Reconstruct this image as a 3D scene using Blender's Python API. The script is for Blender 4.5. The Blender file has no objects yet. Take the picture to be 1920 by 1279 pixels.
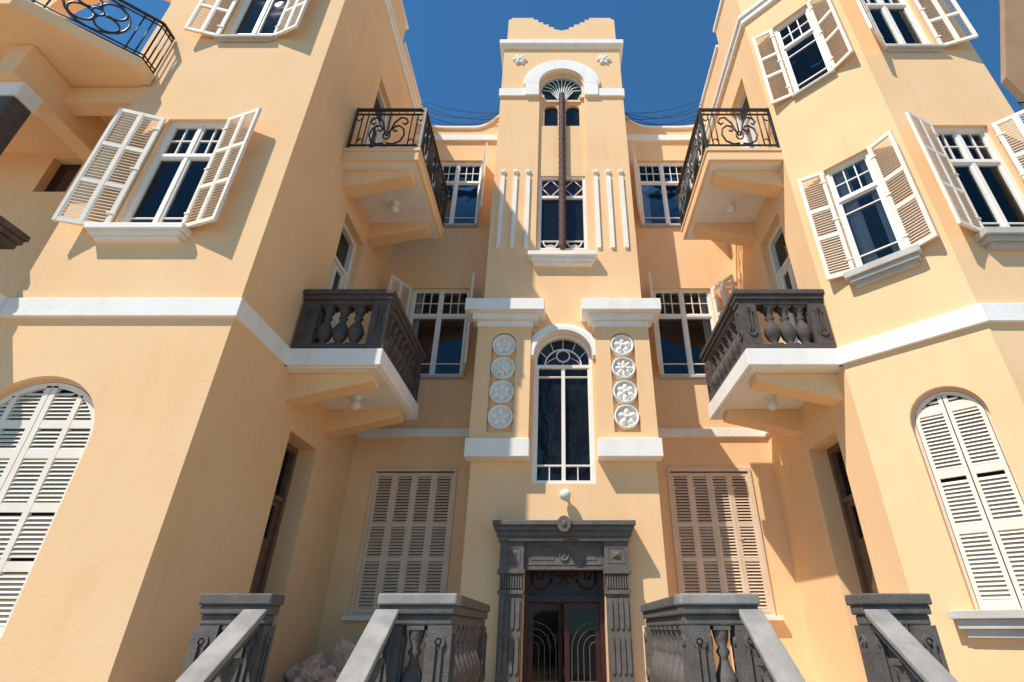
import bpy, bmesh, math, random
from mathutils import Vector, Matrix, noise
random.seed(7)
S=0.75; GZ=0.63
sc=bpy.context.scene
R=math.radians

# ------------------------------------------------------------------ materials
def newmat(name):
    m=bpy.data.materials.new(name); m.use_nodes=True
    nt=m.node_tree; b=nt.nodes['Principled BSDF']
    return m,nt,b
def noisy(name,c1,c2,scale=2.0,rough=0.8,bump=0.0,bscale=60,fine=0.0,detail=6,metal=0,streak=0):
    m,nt,b=newmat(name)
    tc=nt.nodes.new('ShaderNodeNewGeometry')
    n=nt.nodes.new('ShaderNodeTexNoise'); n.inputs['Scale'].default_value=scale; n.inputs['Detail'].default_value=detail
    src=tc.outputs['Position']
    nt.links.new(src,n.inputs['Vector'])
    r=nt.nodes.new('ShaderNodeValToRGB'); r.color_ramp.elements[0].position=0.35; r.color_ramp.elements[1].position=0.65
    r.color_ramp.elements[0].color=(*c1,1); r.color_ramp.elements[1].color=(*c2,1)
    nt.links.new(n.outputs['Fac'],r.inputs['Fac'])
    last=r.outputs['Color']
    if streak:
        mp2=nt.nodes.new('ShaderNodeMapping'); mp2.inputs['Scale'].default_value=(4,4,0.5)
        n3=nt.nodes.new('ShaderNodeTexNoise'); n3.inputs['Scale'].default_value=1.3; n3.inputs['Detail'].default_value=6
        nt.links.new(src,mp2.inputs['Vector']); nt.links.new(mp2.outputs[0],n3.inputs['Vector'])
        r3=nt.nodes.new('ShaderNodeValToRGB'); r3.color_ramp.elements[0].position=.25; r3.color_ramp.elements[1].position=.5
        r3.color_ramp.elements[0].color=(.90,.88,.86,1); r3.color_ramp.elements[1].color=(1,1,1,1)
        nt.links.new(n3.outputs['Fac'],r3.inputs['Fac'])
        mx=nt.nodes.new('ShaderNodeMixRGB'); mx.blend_type='MULTIPLY'; mx.inputs[0].default_value=streak
        nt.links.new(last,mx.inputs[1]); nt.links.new(r3.outputs['Color'],mx.inputs[2]); last=mx.outputs[0]
    nt.links.new(last,b.inputs['Base Color'])
    b.inputs['Roughness'].default_value=rough; b.inputs['Metallic'].default_value=metal
    if bump>0:
        n2=nt.nodes.new('ShaderNodeTexNoise'); n2.inputs['Scale'].default_value=bscale; n2.inputs['Detail'].default_value=8
        nt.links.new(tc.outputs['Position'],n2.inputs['Vector'])
        bp=nt.nodes.new('ShaderNodeBump'); bp.inputs['Strength'].default_value=bump; bp.inputs['Distance'].default_value=0.02
        nt.links.new(n2.outputs['Fac'],bp.inputs['Height']); nt.links.new(bp.outputs[0],b.inputs['Normal'])
    return m
STUC=noisy('peach_stucco',(0.93,0.585,0.305),(0.955,0.63,0.345),0.8,0.95,0.14,30,streak=.4)
STUC.node_tree.nodes['Principled BSDF'].inputs['Specular IOR Level'].default_value=.15
WHITE=noisy('white_plaster',(0.90,0.84,0.75),(0.94,0.89,0.81),2.2,0.85,0.2,35,streak=.6)
SOFF=noisy('soffit_plaster',(0.86,0.79,0.69),(0.90,0.84,0.75),1.5,0.9,0.15,40)
PAINT=noisy('white_gloss_paint',(0.87,0.80,0.70),(0.91,0.85,0.76),3,0.5,0.05,80)
SHUT=noisy('cream_shutter_paint',(0.88,0.76,0.61),(0.92,0.82,0.68),3,0.6,0.05,80)
SHUTT=noisy('shaded_shutter_paint',(0.76,0.56,0.39),(0.82,0.62,0.45),3,0.6,0.05,80)  # browner copy of the shutter cream, courtyard shade put into its colour
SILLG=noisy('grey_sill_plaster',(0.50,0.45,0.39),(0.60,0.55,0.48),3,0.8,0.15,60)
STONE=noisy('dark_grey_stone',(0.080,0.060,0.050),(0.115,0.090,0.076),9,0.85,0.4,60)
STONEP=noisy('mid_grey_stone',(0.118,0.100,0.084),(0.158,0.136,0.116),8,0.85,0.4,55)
STONEL=noisy('pale_grey_stone',(0.26,0.235,0.205),(0.37,0.34,0.30),5,0.85,0.3,60)  # paler than the mid grey, for rail and handrail tops
IRON=noisy('black_iron',(0.012,0.012,0.013),(0.03,0.03,0.03),10,0.45,0.1,80)
WOOD=noisy('dark_red_wood',(0.034,0.008,0.005),(0.062,0.015,0.009),9,0.4,0.1,90)
WOODB=noisy('brown_door_wood',(0.15,0.085,0.05),(0.21,0.125,0.075),9,0.6,0.1,90)
TRUNK=noisy('palm_trunk_brown',(0.055,0.025,0.020),(0.12,0.06,0.044),18,0.8,0.7,25)
LEAFG=noisy('white_green_lead',(0.66,0.72,0.64),(0.74,0.79,0.72),5,0.5)
GROUND=noisy('stone_paving',(0.29,0.235,0.18),(0.37,0.305,0.24),1.5,0.85,0.2,30)
STEP=noisy('stair_stone',(0.44,0.37,0.29),(0.52,0.45,0.36),3,0.8,0.2,30)
NEIGH=noisy('tan_render',(0.36,0.20,0.10),(0.43,0.25,0.13),0.8,0.9,0.2,30)
SKIN=noisy('skin',(0.50,0.27,0.18),(0.55,0.30,0.20),8,0.5)
CLOTH=noisy('dark_red_cloth',(0.05,0.012,0.012),(0.07,0.018,0.016),12,0.9)
CLOTHD=noisy('dark_trousers',(0.015,0.016,0.02),(0.025,0.025,0.03),12,0.9)
HAIR=noisy('dark_hair',(0.012,0.008,0.006),(0.02,0.014,0.01),20,0.6)
BARK=noisy('tree_bark',(0.07,0.05,0.035),(0.11,0.08,0.06),6,0.9)
DARK=noisy('hall_shade_dark',(0.02,0.015,0.012),(0.03,0.022,0.018),3,0.8)  # near-black colour that paints the shade of the entrance hall
ROOM=noisy('unlit_room_black',(0.008,0.007,0.007),(0.022,0.018,0.016),2,0.9)  # near-black colour standing in for the shade of unlit rooms
CURT=noisy('pale_curtain',(0.70,0.67,0.62),(0.80,0.77,0.72),3,0.9)
LEAD=noisy('door_lead_lines',(0.14,0.14,0.13),(0.19,0.18,0.17),5,0.6)
def glass(name,col,rough=0.03,ior=1.5):
    m,nt,b=newmat(name)
    tc=nt.nodes.new('ShaderNodeNewGeometry')
    n=nt.nodes.new('ShaderNodeTexNoise'); n.inputs['Scale'].default_value=1.3
    nt.links.new(tc.outputs['Position'],n.inputs['Vector'])
    mx=nt.nodes.new('ShaderNodeMixRGB'); mx.inputs[1].default_value=(*[c*0.4 for c in col],1); mx.inputs[2].default_value=(*[c*1.6 for c in col],1)
    nt.links.new(n.outputs['Fac'],mx.inputs[0]); nt.links.new(mx.outputs[0],b.inputs['Base Color'])
    b.inputs['Roughness'].default_value=rough; b.inputs['IOR'].default_value=ior
    bp=nt.nodes.new('ShaderNodeBump'); bp.inputs['Strength'].default_value=0.15; bp.inputs['Distance'].default_value=0.05
    nt.links.new(n.outputs['Fac'],bp.inputs['Height']); nt.links.new(bp.outputs[0],b.inputs['Normal'])
    return m
GLASS=glass('window_glass',(0.010,0.012,0.016),ior=1.45)
GPUR=glass('purple_glass',(0.022,0.012,0.024)); GRED=glass('red_glass',(0.05,0.010,0.012))
GGRN=glass('green_glass',(0.010,0.032,0.022)); GBLU=glass('blue_glass',(0.010,0.016,0.04))
m,nt,b=newmat('opal_lamp_glass'); b.inputs['Base Color'].default_value=(0.8,0.77,0.7,1); b.inputs['Roughness'].default_value=0.2; OPAL=m
def clear(name,tint,fres,mul=1.0):
    m,nt,b=newmat(name); out=nt.nodes['Material Output']
    tr=nt.nodes.new('ShaderNodeBsdfTransparent'); tr.inputs[0].default_value=(*tint,1)
    gl=nt.nodes.new('ShaderNodeBsdfGlossy'); gl.inputs['Roughness'].default_value=.02
    tc=nt.nodes.new('ShaderNodeNewGeometry'); n=nt.nodes.new('ShaderNodeTexNoise'); n.inputs['Scale'].default_value=1.5
    nt.links.new(tc.outputs['Position'],n.inputs['Vector'])
    bp=nt.nodes.new('ShaderNodeBump'); bp.inputs['Strength'].default_value=.2; bp.inputs['Distance'].default_value=.05
    nt.links.new(n.outputs['Fac'],bp.inputs['Height']); nt.links.new(bp.outputs[0],gl.inputs['Normal'])
    mx=nt.nodes.new('ShaderNodeMixShader')
    if fres:
        fr=nt.nodes.new('ShaderNodeFresnel'); fr.inputs[0].default_value=1.4; nt.links.new(fr.outputs[0],mx.inputs[0])
    else: mx.inputs[0].default_value=.02
    nt.links.new(tr.outputs[0],mx.inputs[1]); nt.links.new(gl.outputs[0],mx.inputs[2]); nt.links.new(mx.outputs[0],out.inputs[0]); return m
DGL=clear('door_glass',(.5,.55,.57),False)
WGL=clear('clear_window_glass',(.78,.80,.82),True)
PLAS=noisy('plastic_film',(0.74,0.42,0.27),(0.90,0.66,0.50),7,0.5,0.6,12)
CARD=noisy('cardboard',(0.36,0.24,0.13),(0.42,0.29,0.17),4,0.9)

# ------------------------------------------------------------------ mesh builder
class MB:
    def __init__(s): s.v=[];s.f=[];s.m=[];s.sm=[]
    def add(s,vs,fs,mi=0,smooth=False):
        o=len(s.v); s.v+=[tuple(v) for v in vs]
        for f in fs: s.f.append(tuple(i+o for i in f)); s.m.append(mi); s.sm.append(smooth)
        return s
    def box(s,x0,x1,y0,y1,z0,z1,mi=0):
        return s.add([(x0,y0,z0),(x1,y0,z0),(x1,y1,z0),(x0,y1,z0),(x0,y0,z1),(x1,y0,z1),(x1,y1,z1),(x0,y1,z1)],
          [(0,3,2,1),(4,5,6,7),(0,1,5,4),(1,2,6,5),(2,3,7,6),(3,0,4,7)],mi)
    def ext(s,p0,p1,mi=0,smooth=False):
        n=len(p0)
        fs=[tuple(range(n)),tuple(range(2*n-1,n-1,-1))]+[(i,(i+1)%n,(i+1)%n+n,i+n) for i in range(n)]
        return s.add(list(p0)+list(p1),fs,mi,smooth)
    def prism(s,poly,z0,z1,mi=0): return s.ext([(x,y,z0) for x,y in poly],[(x,y,z1) for x,y in poly],mi)
    def xz(s,poly,y0,y1,mi=0): return s.ext([(x,y0,z) for x,z in poly],[(x,y1,z) for x,z in poly],mi)
    def yz(s,poly,x0,x1,mi=0): return s.ext([(x0,y,z) for y,z in poly],[(x1,y,z) for y,z in poly],mi)
    def lathe(s,prof,cx=0,cy=0,cz=0,n=14,mi=0,axis='z',sq=False):
        vs=[];fs=[]
        for r,h in prof:
            for k in range(n):
                a=2*math.pi*k/n; c,d=r*math.cos(a),r*math.sin(a)
                vs.append((cx+c,cy+d,cz+h) if axis=='z' else (cx+c,cy+h,cz+d))
        m=len(prof)
        for i in range(m-1):
            for k in range(n):
                fs.append((i*n+k,i*n+(k+1)%n,(i+1)*n+(k+1)%n,(i+1)*n+k))
        s.add(vs,fs,mi,True)
        s.add(vs[:n],[tuple(range(n))],mi); s.add(vs[-n:],[tuple(range(n))],mi)
        return s
    def ball(s,cx,cy,cz,r,mi=0,sy=1,n=16):
        prof=[(max(0.001,r*math.sin(math.pi*i/10)),-r*math.cos(math.pi*i/10)) for i in range(11)]
        return s.lathe(prof,cx,cy,cz,n,mi)
    def ell(s,c,rx,ry,rz,ang=0,mi=0):
        vs=[];fs=[];n=10;m=7
        for i in range(m):
            th=math.pi*i/(m-1)
            for k in range(n):
                a=2*math.pi*k/n
                x=rx*math.cos(th); y=ry*math.sin(th)*math.sin(a); z=rz*math.sin(th)*math.cos(a)
                vs.append((c[0]+x*math.cos(ang)-z*math.sin(ang),c[1]+y,c[2]+x*math.sin(ang)+z*math.cos(ang)))
        for i in range(m-1):
            for k in range(n): fs.append((i*n+k,i*n+(k+1)%n,(i+1)*n+(k+1)%n,(i+1)*n+k))
        return s.add(vs,fs,mi,True)
    def tube(s,pts,r,n=6,mi=0,closed=False,smooth=True):
        pts=[Vector(p) for p in pts]; N=len(pts); vs=[];fs=[]
        rr=r if isinstance(r,(list,tuple)) else [r]*N
        up=None
        for i,p in enumerate(pts):
            a=pts[i-1] if (i>0 or closed) else p; b2=pts[(i+1)%N] if (i<N-1 or closed) else p
            t=(b2-a).normalized()
            if up is None:
                up=Vector((0,0,1)) if abs(t.z)<0.9 else Vector((0,1,0))
            u=(up-t*up.dot(t))
            if u.length<1e-4: u=Vector((1,0,0))-t*t.x
            u.normalize(); w=t.cross(u); up=u
            for k in range(n):
                an=2*math.pi*k/n+math.pi/n
                vs.append(p+(u*math.cos(an)+w*math.sin(an))*rr[i])
        M=N if closed else N-1
        for i in range(M):
            j=(i+1)%N
            for k in range(n): fs.append((i*n+k,i*n+(k+1)%n,j*n+(k+1)%n,j*n+k))
        if not closed: fs+= [tuple(range(n)),tuple(range((N-1)*n,N*n))]
        return s.add(vs,fs,mi,smooth)
    def arc(s,cx,cz,r0,r1,y0,y1,a0=0,a1=180,n=28,mi=0):
        vs=[];fs=[]
        for i in range(n+1):
            a=R(a0+(a1-a0)*i/n); c,d=math.cos(a),math.sin(a)
            vs+=[(cx+r0*c,y0,cz+r0*d),(cx+r1*c,y0,cz+r1*d),(cx+r1*c,y1,cz+r1*d),(cx+r0*c,y1,cz+r0*d)]
        for i in range(n):
            for k in range(4): fs.append((i*4+k,i*4+(k+1)%4,(i+1)*4+(k+1)%4,(i+1)*4+k))
        fs+=[(0,1,2,3),(n*4,n*4+1,n*4+2,n*4+3)]
        return s.add(vs,fs,mi)
    def rot(s,loc,rz):
        c,d=math.cos(rz),math.sin(rz)
        s.v=[(loc[0]+x*c-y*d,loc[1]+x*d+y*c,loc[2]+z) for x,y,z in s.v]; return s
    def mesh(s,name,mats,scale=S):
        me=bpy.data.meshes.new(name)
        me.from_pydata([(x*scale,y*scale,z*scale) for x,y,z in s.v],[],s.f)
        for mm in mats: me.materials.append(mm)
        me.polygons.foreach_set('material_index',s.m); me.polygons.foreach_set('use_smooth',s.sm)
        bm=bmesh.new(); bm.from_mesh(me); bmesh.ops.recalc_face_normals(bm,faces=bm.faces); bm.to_mesh(me); bm.free()
        return me
WM={}
def wmat(loc,rz): return Matrix.Translation((loc[0]*S,loc[1]*S,(loc[2]+GZ)*S))@Matrix.Rotation(rz,4,'Z')
def place(o,parent,loc,rz=0):
    sc.collection.objects.link(o); w=wmat(loc,rz); WM[o.name]=w
    if parent: o.parent=parent; o.matrix_basis=WM[parent.name].inverted()@w
    else: o.matrix_basis=w
    return o
def empty(name,parent,loc,rz=0): 
    o=bpy.data.objects.new(name,None); o.empty_display_size=0.2
    return place(o,parent,loc,rz)
def mk(name,parent,mb,mats,loc=(0,0,0),rz=0,bevel=0):
    me=mb if isinstance(mb,bpy.types.Mesh) else mb.mesh(name,mats)
    o=bpy.data.objects.new(name,me); place(o,parent,loc,rz)
    if bevel:
        md=o.modifiers.new('b','BEVEL'); md.width=bevel; md.segments=2; md.limit_method='ANGLE'; md.angle_limit=R(40)
    return o
def top(o,label,cat,group=None):
    o['label']=label; o['category']=cat
    if group: o['group']=group
def cut(o,cutters):
    bpy.context.view_layer.update()
    for c in cutters:
        co=bpy.data.objects.new('c',c.mesh('c',[])); sc.collection.objects.link(co); co.matrix_world=wmat((0,0,0),0)
        md=o.modifiers.new('x','BOOLEAN'); md.operation='DIFFERENCE'; md.solver='EXACT'; md.object=co
        bpy.context.view_layer.update()
        dg=bpy.context.evaluated_depsgraph_get()
        me=bpy.data.meshes.new_from_object(o.evaluated_get(dg)); o.modifiers.clear(); o.data=me
        bpy.data.objects.remove(co)
def niche(loc,rz,w,h,depth):
    return MB().box(-w/2,w/2,-0.6,depth,0,h).rot(loc,rz)
def archpoly(r,h,n=32,z0=0,cx=0):
    return [(cx-r,z0),(cx+r,z0)]+[(cx+r*math.cos(math.pi*i/n),h+r*math.sin(math.pi*i/n)) for i in range(n+1)]
def anniche(loc,rz,r,h,depth):
    return MB().xz(archpoly(r,h),-0.6,depth).rot(loc,rz)

# ------------------------------------------------------------------ building
B=empty('apartment_building',None,(0,12,-GZ))
top(B,'peach stucco apartment building with white trim and central stair tower','building')
AX,AY=5.45,9.2; BX,BY=7.1,7.6
CH=math.atan2(BY-AY,BX-AX)
def chpt(t,z): return (AX+(BX-AX)*t,AY+(BY-AY)*t,z)

XL=-5.5
mb=MB().yz([(7.44,-GZ),(16.1,-GZ),(16.1,19.3),(10.9,19.3),(10.9,20.1),(7.44,20.1)],-9.35,XL)
wl=mk('wall',B,mb,[STUC])
wins_l=[(-7.68,7.44,7.88,1.3,3.05),(-7.5,7.44,13.75,1.25,3.05)]
cs=[niche((x,y,z),0,w,h,0.5) for x,y,z,w,h in wins_l]
cs.append(anniche((-8.07,7.44,1.4),0,1.07,2.5,0.36))
DOORS=[(0.5,4.5),(6.4,4.4),(12.1,4.1)]
DD=[.62,.42,.38]
for (z,h),dd in zip(DOORS,DD): cs.append(niche((XL,10.75,z),R(90),1.3,h,dd))
cut(wl,cs)
mb=MB().box(-15,-9.352,7.44,12,-GZ,6.2); mk('wall',B,mb,[STUC])
plan=[(AX,AY),(BX,BY),(9.8,BY),(9.8,16.2),(AX,16.2)]
wr=mk('wall',B,MB().prism(plan,-GZ,19.3),[STUC])
WR_CH=[(0.52,7.85,.92,2.9),(0.50,13.45,.95,2.95)]
WR_FR=[(8.43,7.9,1.25,3.05),(8.3,13.6,1.25,3.05)]
cs=[niche(chpt(t,z),CH,w,h,0.5) for t,z,w,h in WR_CH]+[niche((x,BY,z),0,w,h,0.5) for x,z,w,h in WR_FR]
cs.append(anniche(chpt(0.57,1.75),CH,0.55,2.85,0.34))
for (z,h),dd in zip(DOORS,DD): cs.append(niche((AX,10.75,z),R(-90),1.3,h,dd))
cut(wr,cs)
mk('parapet',B,MB().prism([(AX,AY),(BX,BY),(9.8,BY),(9.8,8.0),(BX+0.15,8.0),(AX+.4,AY+.15),(AX+.4,11.0),(AX,11.0)],19.3,20.1),[STUC])
def topz(x):
    a=abs(x); t=max(0,min(1,(3.3-a)/1.2)); u=max(0,min(1,(a-4.4)/1.1)); return 18.05+1.15*t*t+0.25*u*u
xs=[-5.6+11.2*i/60 for i in range(61)]
mb=MB().xz([(-5.6,-GZ),(5.6,-GZ)]+[(x,topz(x)) for x in reversed(xs)],13.5,15.9)
wb=mk('wall',B,mb,[STUC])
BWIN=[(-3.75,7.8,1.8,3.0),(-3.75,13.35,1.8,3.05),(3.7,7.8,1.8,3.0),(3.6,13.35,1.8,3.05)]
cs=[niche((x,13.5,z),0,w,h,0.5) for x,z,w,h in BWIN]
cs+=[niche((x,13.5,1.77),0,2.07,3.37,0.3) for x in (-3.8,3.75)]
cut(wb,cs)
for sx in (-1,1):
    n=24; pts=[(2.1+3.42*i/n) for i in range(n+1)]
    poly=[(sx*x,topz(x)) for x in pts]+[(sx*x,topz(x)+0.09) for x in reversed(pts)]
    mk('coping',B,MB().xz(poly,13.42,13.8),[WHITE])
    mk('cornice_band',B,MB().box(min(sx*2.1,sx*5.48),max(sx*2.1,sx*5.48),13.40,13.6,17.35,17.65),[WHITE],bevel=.01)
    mk('string_course',B,MB().box(min(sx*2.1,sx*5.48),max(sx*2.1,sx*5.48),13.42,13.6,5.98,6.22),[WHITE],bevel=.01)
mk('string_course',B,MB().prism([(-15,7.36),(XL+.08,7.36),(XL+.08,13.55),(-6,13.55),(-6,8),(-15,8)],6.02,6.38),[WHITE],bevel=.01)
def offs(d,y1=13.6):
    k=math.tan((math.pi/4)/2)*d
    return [(AX-d,y1),(AX-d,AY-k),(BX-k,BY-d),(9.8+d,BY-d),(9.8+d,9.5),(8,9.5),(8,10),(6.5,10.5),(6.5,y1)]
mk('string_course',B,MB().prism(offs(.08),6.02,6.38),[WHITE],bevel=.01)
mk('roof_moulding',B,MB().prism(offs(.10),17.35,17.55).prism(offs(.16),17.55,17.68),[WHITE],bevel=.01)
mk('roof_moulding',B,MB().prism([(-9.45,7.34),(XL+.1,7.34),(XL+.1,13.6),(-6,13.6),(-6,8),(-9.45,8)],18.3,18.5).prism([(-9.5,7.28),(XL+.16,7.28),(XL+.16,13.6),(-6,13.6),(-6,8),(-9.5,8)],18.5,18.62),[WHITE],bevel=.01)
mk('coping',B,MB().box(-9.42,XL+.07,7.37,10.95,20.1,20.22),[WHITE])
mk('coping',B,MB().box(-9.42,XL+.07,10.97,15.9,19.3,19.4),[WHITE])
mk('coping',B,MB().prism([(AX-.07,11.05),(AX-.07,AY-.03),(BX-.03,BY-.07),(9.87,BY-.07),(9.87,8.1),(AX+1.6,8.1),(AX+.45,AY+.2),(AX+.45,11.05)],20.1,20.22),[WHITE])
mk('coping',B,MB().box(AX-.07,6.2,11.07,15.9,19.3,19.4),[WHITE])

# ---- window unit
def casement_meshes(w,h,key,cols=3,single=False,depth=0.14):
    f=MB(); b=.07; y0,y1=depth-.06,depth+.1
    f.box(-w/2,-w/2+b,y0,y1,0,h); f.box(w/2-b,w/2,y0,y1,0,h); f.box(-w/2+b,w/2-b,y0,y1,0,b); f.box(-w/2+b,w/2-b,y0,y1,h-b,h)
    tz=h*0.68; mm=.035
    f.box(-w/2+b,w/2-b,y0+.005,y1,tz-.04,tz+.04)
    if single: halves=[(-w/2+b,w/2-b)]
    else:
        f.box(-mm,mm,y0+.015,y1,b,tz-.04); f.box(-mm,mm,y0+.015,y1,tz+.04,h-b)
        halves=[(-w/2+b,-mm),(mm,w/2-b)]
    for xa,xb in halves:
        st=.042
        for z0,z1 in ((b,tz-.04),(tz+.04,h-b)):
            f.box(xa,xa+st,y0+.04,y1,z0,z1); f.box(xb-st,xb,y0+.04,y1,z0,z1)
            f.box(xa+st,xb-st,y0+.04,y1,z0,z0+st); f.box(xa+st,xb-st,y0+.04,y1,z1-st,z1)
        f.box(xa+st,xb-st,y0+.055,y1-.03,b+.36,b+.385)
        if single: f.box(xa+st,xb-st,y0+.055,y1-.03,tz-.4,tz-.375)
        z0,z1=tz+.04+st,h-b-st
        f.box(xa+st,xb-st,y0+.055,y1-.03,(z0+z1)/2-.012,(z0+z1)/2+.012)
        for i in range(1,cols):
            x=xa+st+(xb-xa-2*st)*i/cols; f.box(x-.012,x+.012,y0+.05,y1-.03,z0,z1)
    g=MB().box(-w/2+.02,w/2-.02,y0+.08,y0+.088,.02,h-.02)
    room=MB().box(-w/2+.003,w/2-.003,.44,.48,.003,h-.003).box(-w/2+.003,-w/2+.012,y1,.44,.003,h-.003).box(w/2-.012,w/2-.003,y1,.44,.003,h-.003).box(-w/2+.012,w/2-.012,y1,.44,.003,.012).box(-w/2+.012,w/2-.012,y1,.44,h-.012,h-.003)  # black backing box behind the glass, room shade painted in
    return f.mesh('window_frame_'+key,[PAINT]),g.mesh('window_glass_'+key,[WGL]),room.mesh('room_'+key,[ROOM])
def curtain_mesh(w,h,f0,f1,lift=0):
    vs=[];fs=[];n=60
    for i in range(n+1):
        t=i/n; x=-w/2+.03+(w-.06)*(f0+(f1-f0)*t)
        y=.275+.022*math.sin(t*(f1-f0)*w*34)+.008*math.sin(t*17)
        vs+=[(x,y,.05+lift),(x+.03*math.sin(t*9),y*1.0,h-.05)]
    for i in range(n): fs.append((2*i,2*i+2,2*i+3,2*i+1))
    return MB().add(vs,fs,0,True).mesh('curtain',[CURT])
def slat(f,z,x0,x1,fl=1):
    f.yz([(-.026*fl,z-.022),(-.020*fl,z-.031),(.026*fl,z+.018),(.020*fl,z+.027)],x0,x1)
def shutter_mesh(W,H,cols,rows,name='shutter',sp=.064,mat=None,fl=1):
    f=MB(); st=.055; rl=.085; t=.03
    cw=(W-st*(cols+1))/cols
    for c in range(cols+1): f.box(c*(cw+st),c*(cw+st)+st,-t,t,0,H)
    zs=[0]; tot=sum(rows)
    for r in rows: zs.append(zs[-1]+(H-rl)*r/tot)
    for c in range(cols):
        x0=st+c*(cw+st); x1=x0+cw
        for z in zs: f.box(x0,x1,-t+.004,t-.004,z,z+rl)
        for i in range(len(zs)-1):
            f.box(x0,x0+.025,-t+.008,t-.008,zs[i]+rl,zs[i+1]); f.box(x1-.025,x1,-t+.008,t-.008,zs[i]+rl,zs[i+1])
            a,bb=zs[i]+rl,zs[i+1]; n=max(2,int((bb-a)/sp)); d=(bb-a)/n
            for k in range(n): slat(f,a+d*(k+.5),x0+.02,x1-.02,fl)
    for z in (H*.12,H*.5,H*.88): f.box(-.02,.12,(-t-.012)*fl if fl>0 else t+.002,(-t-.002) if fl>0 else t+.012,z-.02,z+.02)
    return f.mesh(name,[mat or SHUT])
def window(parent,loc,rz,w,h,key,meshes,shut=None,angs=(17,17),sill=None,cur=()):
    W=empty('window',parent,loc,rz)
    mk('frame',W,meshes[0],None,loc,rz); mk('glass',W,meshes[1],None,loc,rz); mk('shade_backing',W,meshes[2],None,loc,rz)
    for c in cur: mk('curtain',W,curtain_mesh(w,h,c[0],c[1],c[2] if len(c)>2 else 0),None,loc,rz)
    def lp(x,y,z=0):
        return (loc[0]+x*math.cos(rz)-y*math.sin(rz),loc[1]+x*math.sin(rz)+y*math.cos(rz),loc[2]+z)
    if shut:
        if angs[1] is not None: mk('shutter',W,shut[0],None,lp(w/2+.02,-.05),rz-R(angs[1]))
        if angs[0] is not None: mk('shutter',W,shut[1],None,lp(-w/2-.02,-.05),rz+R(180+angs[0]))
    if sill:
        sw,sh,mat,dp=sill; o=.06
        mb=MB().box(-sw/2,sw/2,-dp,.07,-.12*sh-o,-.01).box(-sw/2+.06,sw/2-.06,-dp+.06,.07,-.24*sh-o,-.12*sh-o).box(-sw/2+.12,sw/2-.12,-dp+.13,.07,-.36*sh-o,-.24*sh-o)
        mk('sill',W,mb,[mat],loc,rz,bevel=.008)
    return W
cm_l=casement_meshes(1.3,3.05,'front',2); cm_l2=casement_meshes(1.25,3.05,'front_upper',2); cm_c=casement_meshes(.92,2.9,'bay',3,True); cm_c2=casement_meshes(.95,2.95,'bay_upper',3,True)
cm_r=casement_meshes(1.25,3.05,'side',2); cm_b=casement_meshes(1.8,3.02,'court',3)
def pair(*a,**k): return (shutter_mesh(*a,fl=1,**k),shutter_mesh(*a,fl=-1,**k))
sh_l=pair(.82,3.0,2,(1,1,1),sp=.072); sh_l2=pair(.72,3.0,2,(1,1,1)); sh_c=pair(.54,2.85,1,(1.2,.9,1.2)); sh_r=pair(.76,3.0,2,(1,1,1)); sh_b=pair(.85,2.95,2,(1,1,1))
window(B,(-7.68,7.44,7.88),0,1.3,3.05,'l',cm_l,sh_l,(18,18),(1.75,.6,WHITE,.26),((.02,.2),))
window(B,(-7.5,7.44,13.75),0,1.25,3.05,'l',cm_l2,sh_l2,(15,20),(1.4,.3,SILLG,.13),((.55,.97),))
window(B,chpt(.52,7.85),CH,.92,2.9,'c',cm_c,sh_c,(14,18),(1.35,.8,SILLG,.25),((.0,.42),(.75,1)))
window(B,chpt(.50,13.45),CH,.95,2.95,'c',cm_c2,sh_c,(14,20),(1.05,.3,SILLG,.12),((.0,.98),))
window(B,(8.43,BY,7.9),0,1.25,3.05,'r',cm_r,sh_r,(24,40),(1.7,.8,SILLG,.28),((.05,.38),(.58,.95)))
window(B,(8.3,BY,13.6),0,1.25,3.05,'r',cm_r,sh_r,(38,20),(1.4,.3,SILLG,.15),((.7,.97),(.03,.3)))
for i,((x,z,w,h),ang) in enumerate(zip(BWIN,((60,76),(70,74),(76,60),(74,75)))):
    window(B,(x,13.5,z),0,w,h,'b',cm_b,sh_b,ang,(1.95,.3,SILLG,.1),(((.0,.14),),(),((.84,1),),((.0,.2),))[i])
leaf=shutter_mesh(.50,3.2,1,(1.1,.8,1.25),sp=.068,mat=SHUTT)
for x in (-3.8,3.75):
    loc=(x,13.5,1.77); W=empty('shuttered_window',B,loc)
    w=2.07; fr=MB().box(-w/2-.04,-w/2+.03,-.05,.12,0,3.4).box(w/2-.03,w/2+.04,-.05,.12,0,3.4).box(-w/2+.03,w/2-.03,-.05,.12,3.3,3.4).box(-w/2+.03,w/2-.03,-.05,.12,0,.05)
    mk('frame',W,fr,[SHUTT],loc)
    mk('shade_backing',W,MB().box(-w/2+.03,w/2-.03,.14,.15,.05,3.3),[ROOM],loc)  # black sheet paints the shade seen between the slats
    for i in range(4):
        mk('shutter',W,leaf,None,(x-w/2+.035+i*.501,13.5+(.012 if i%2 else 0),1.83))
    mk('sill',W,MB().box(-1.2,1.2,-.18,.05,-.1,-.003),[SOFF if x<0 else SHUT],loc,bevel=.008)
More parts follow.
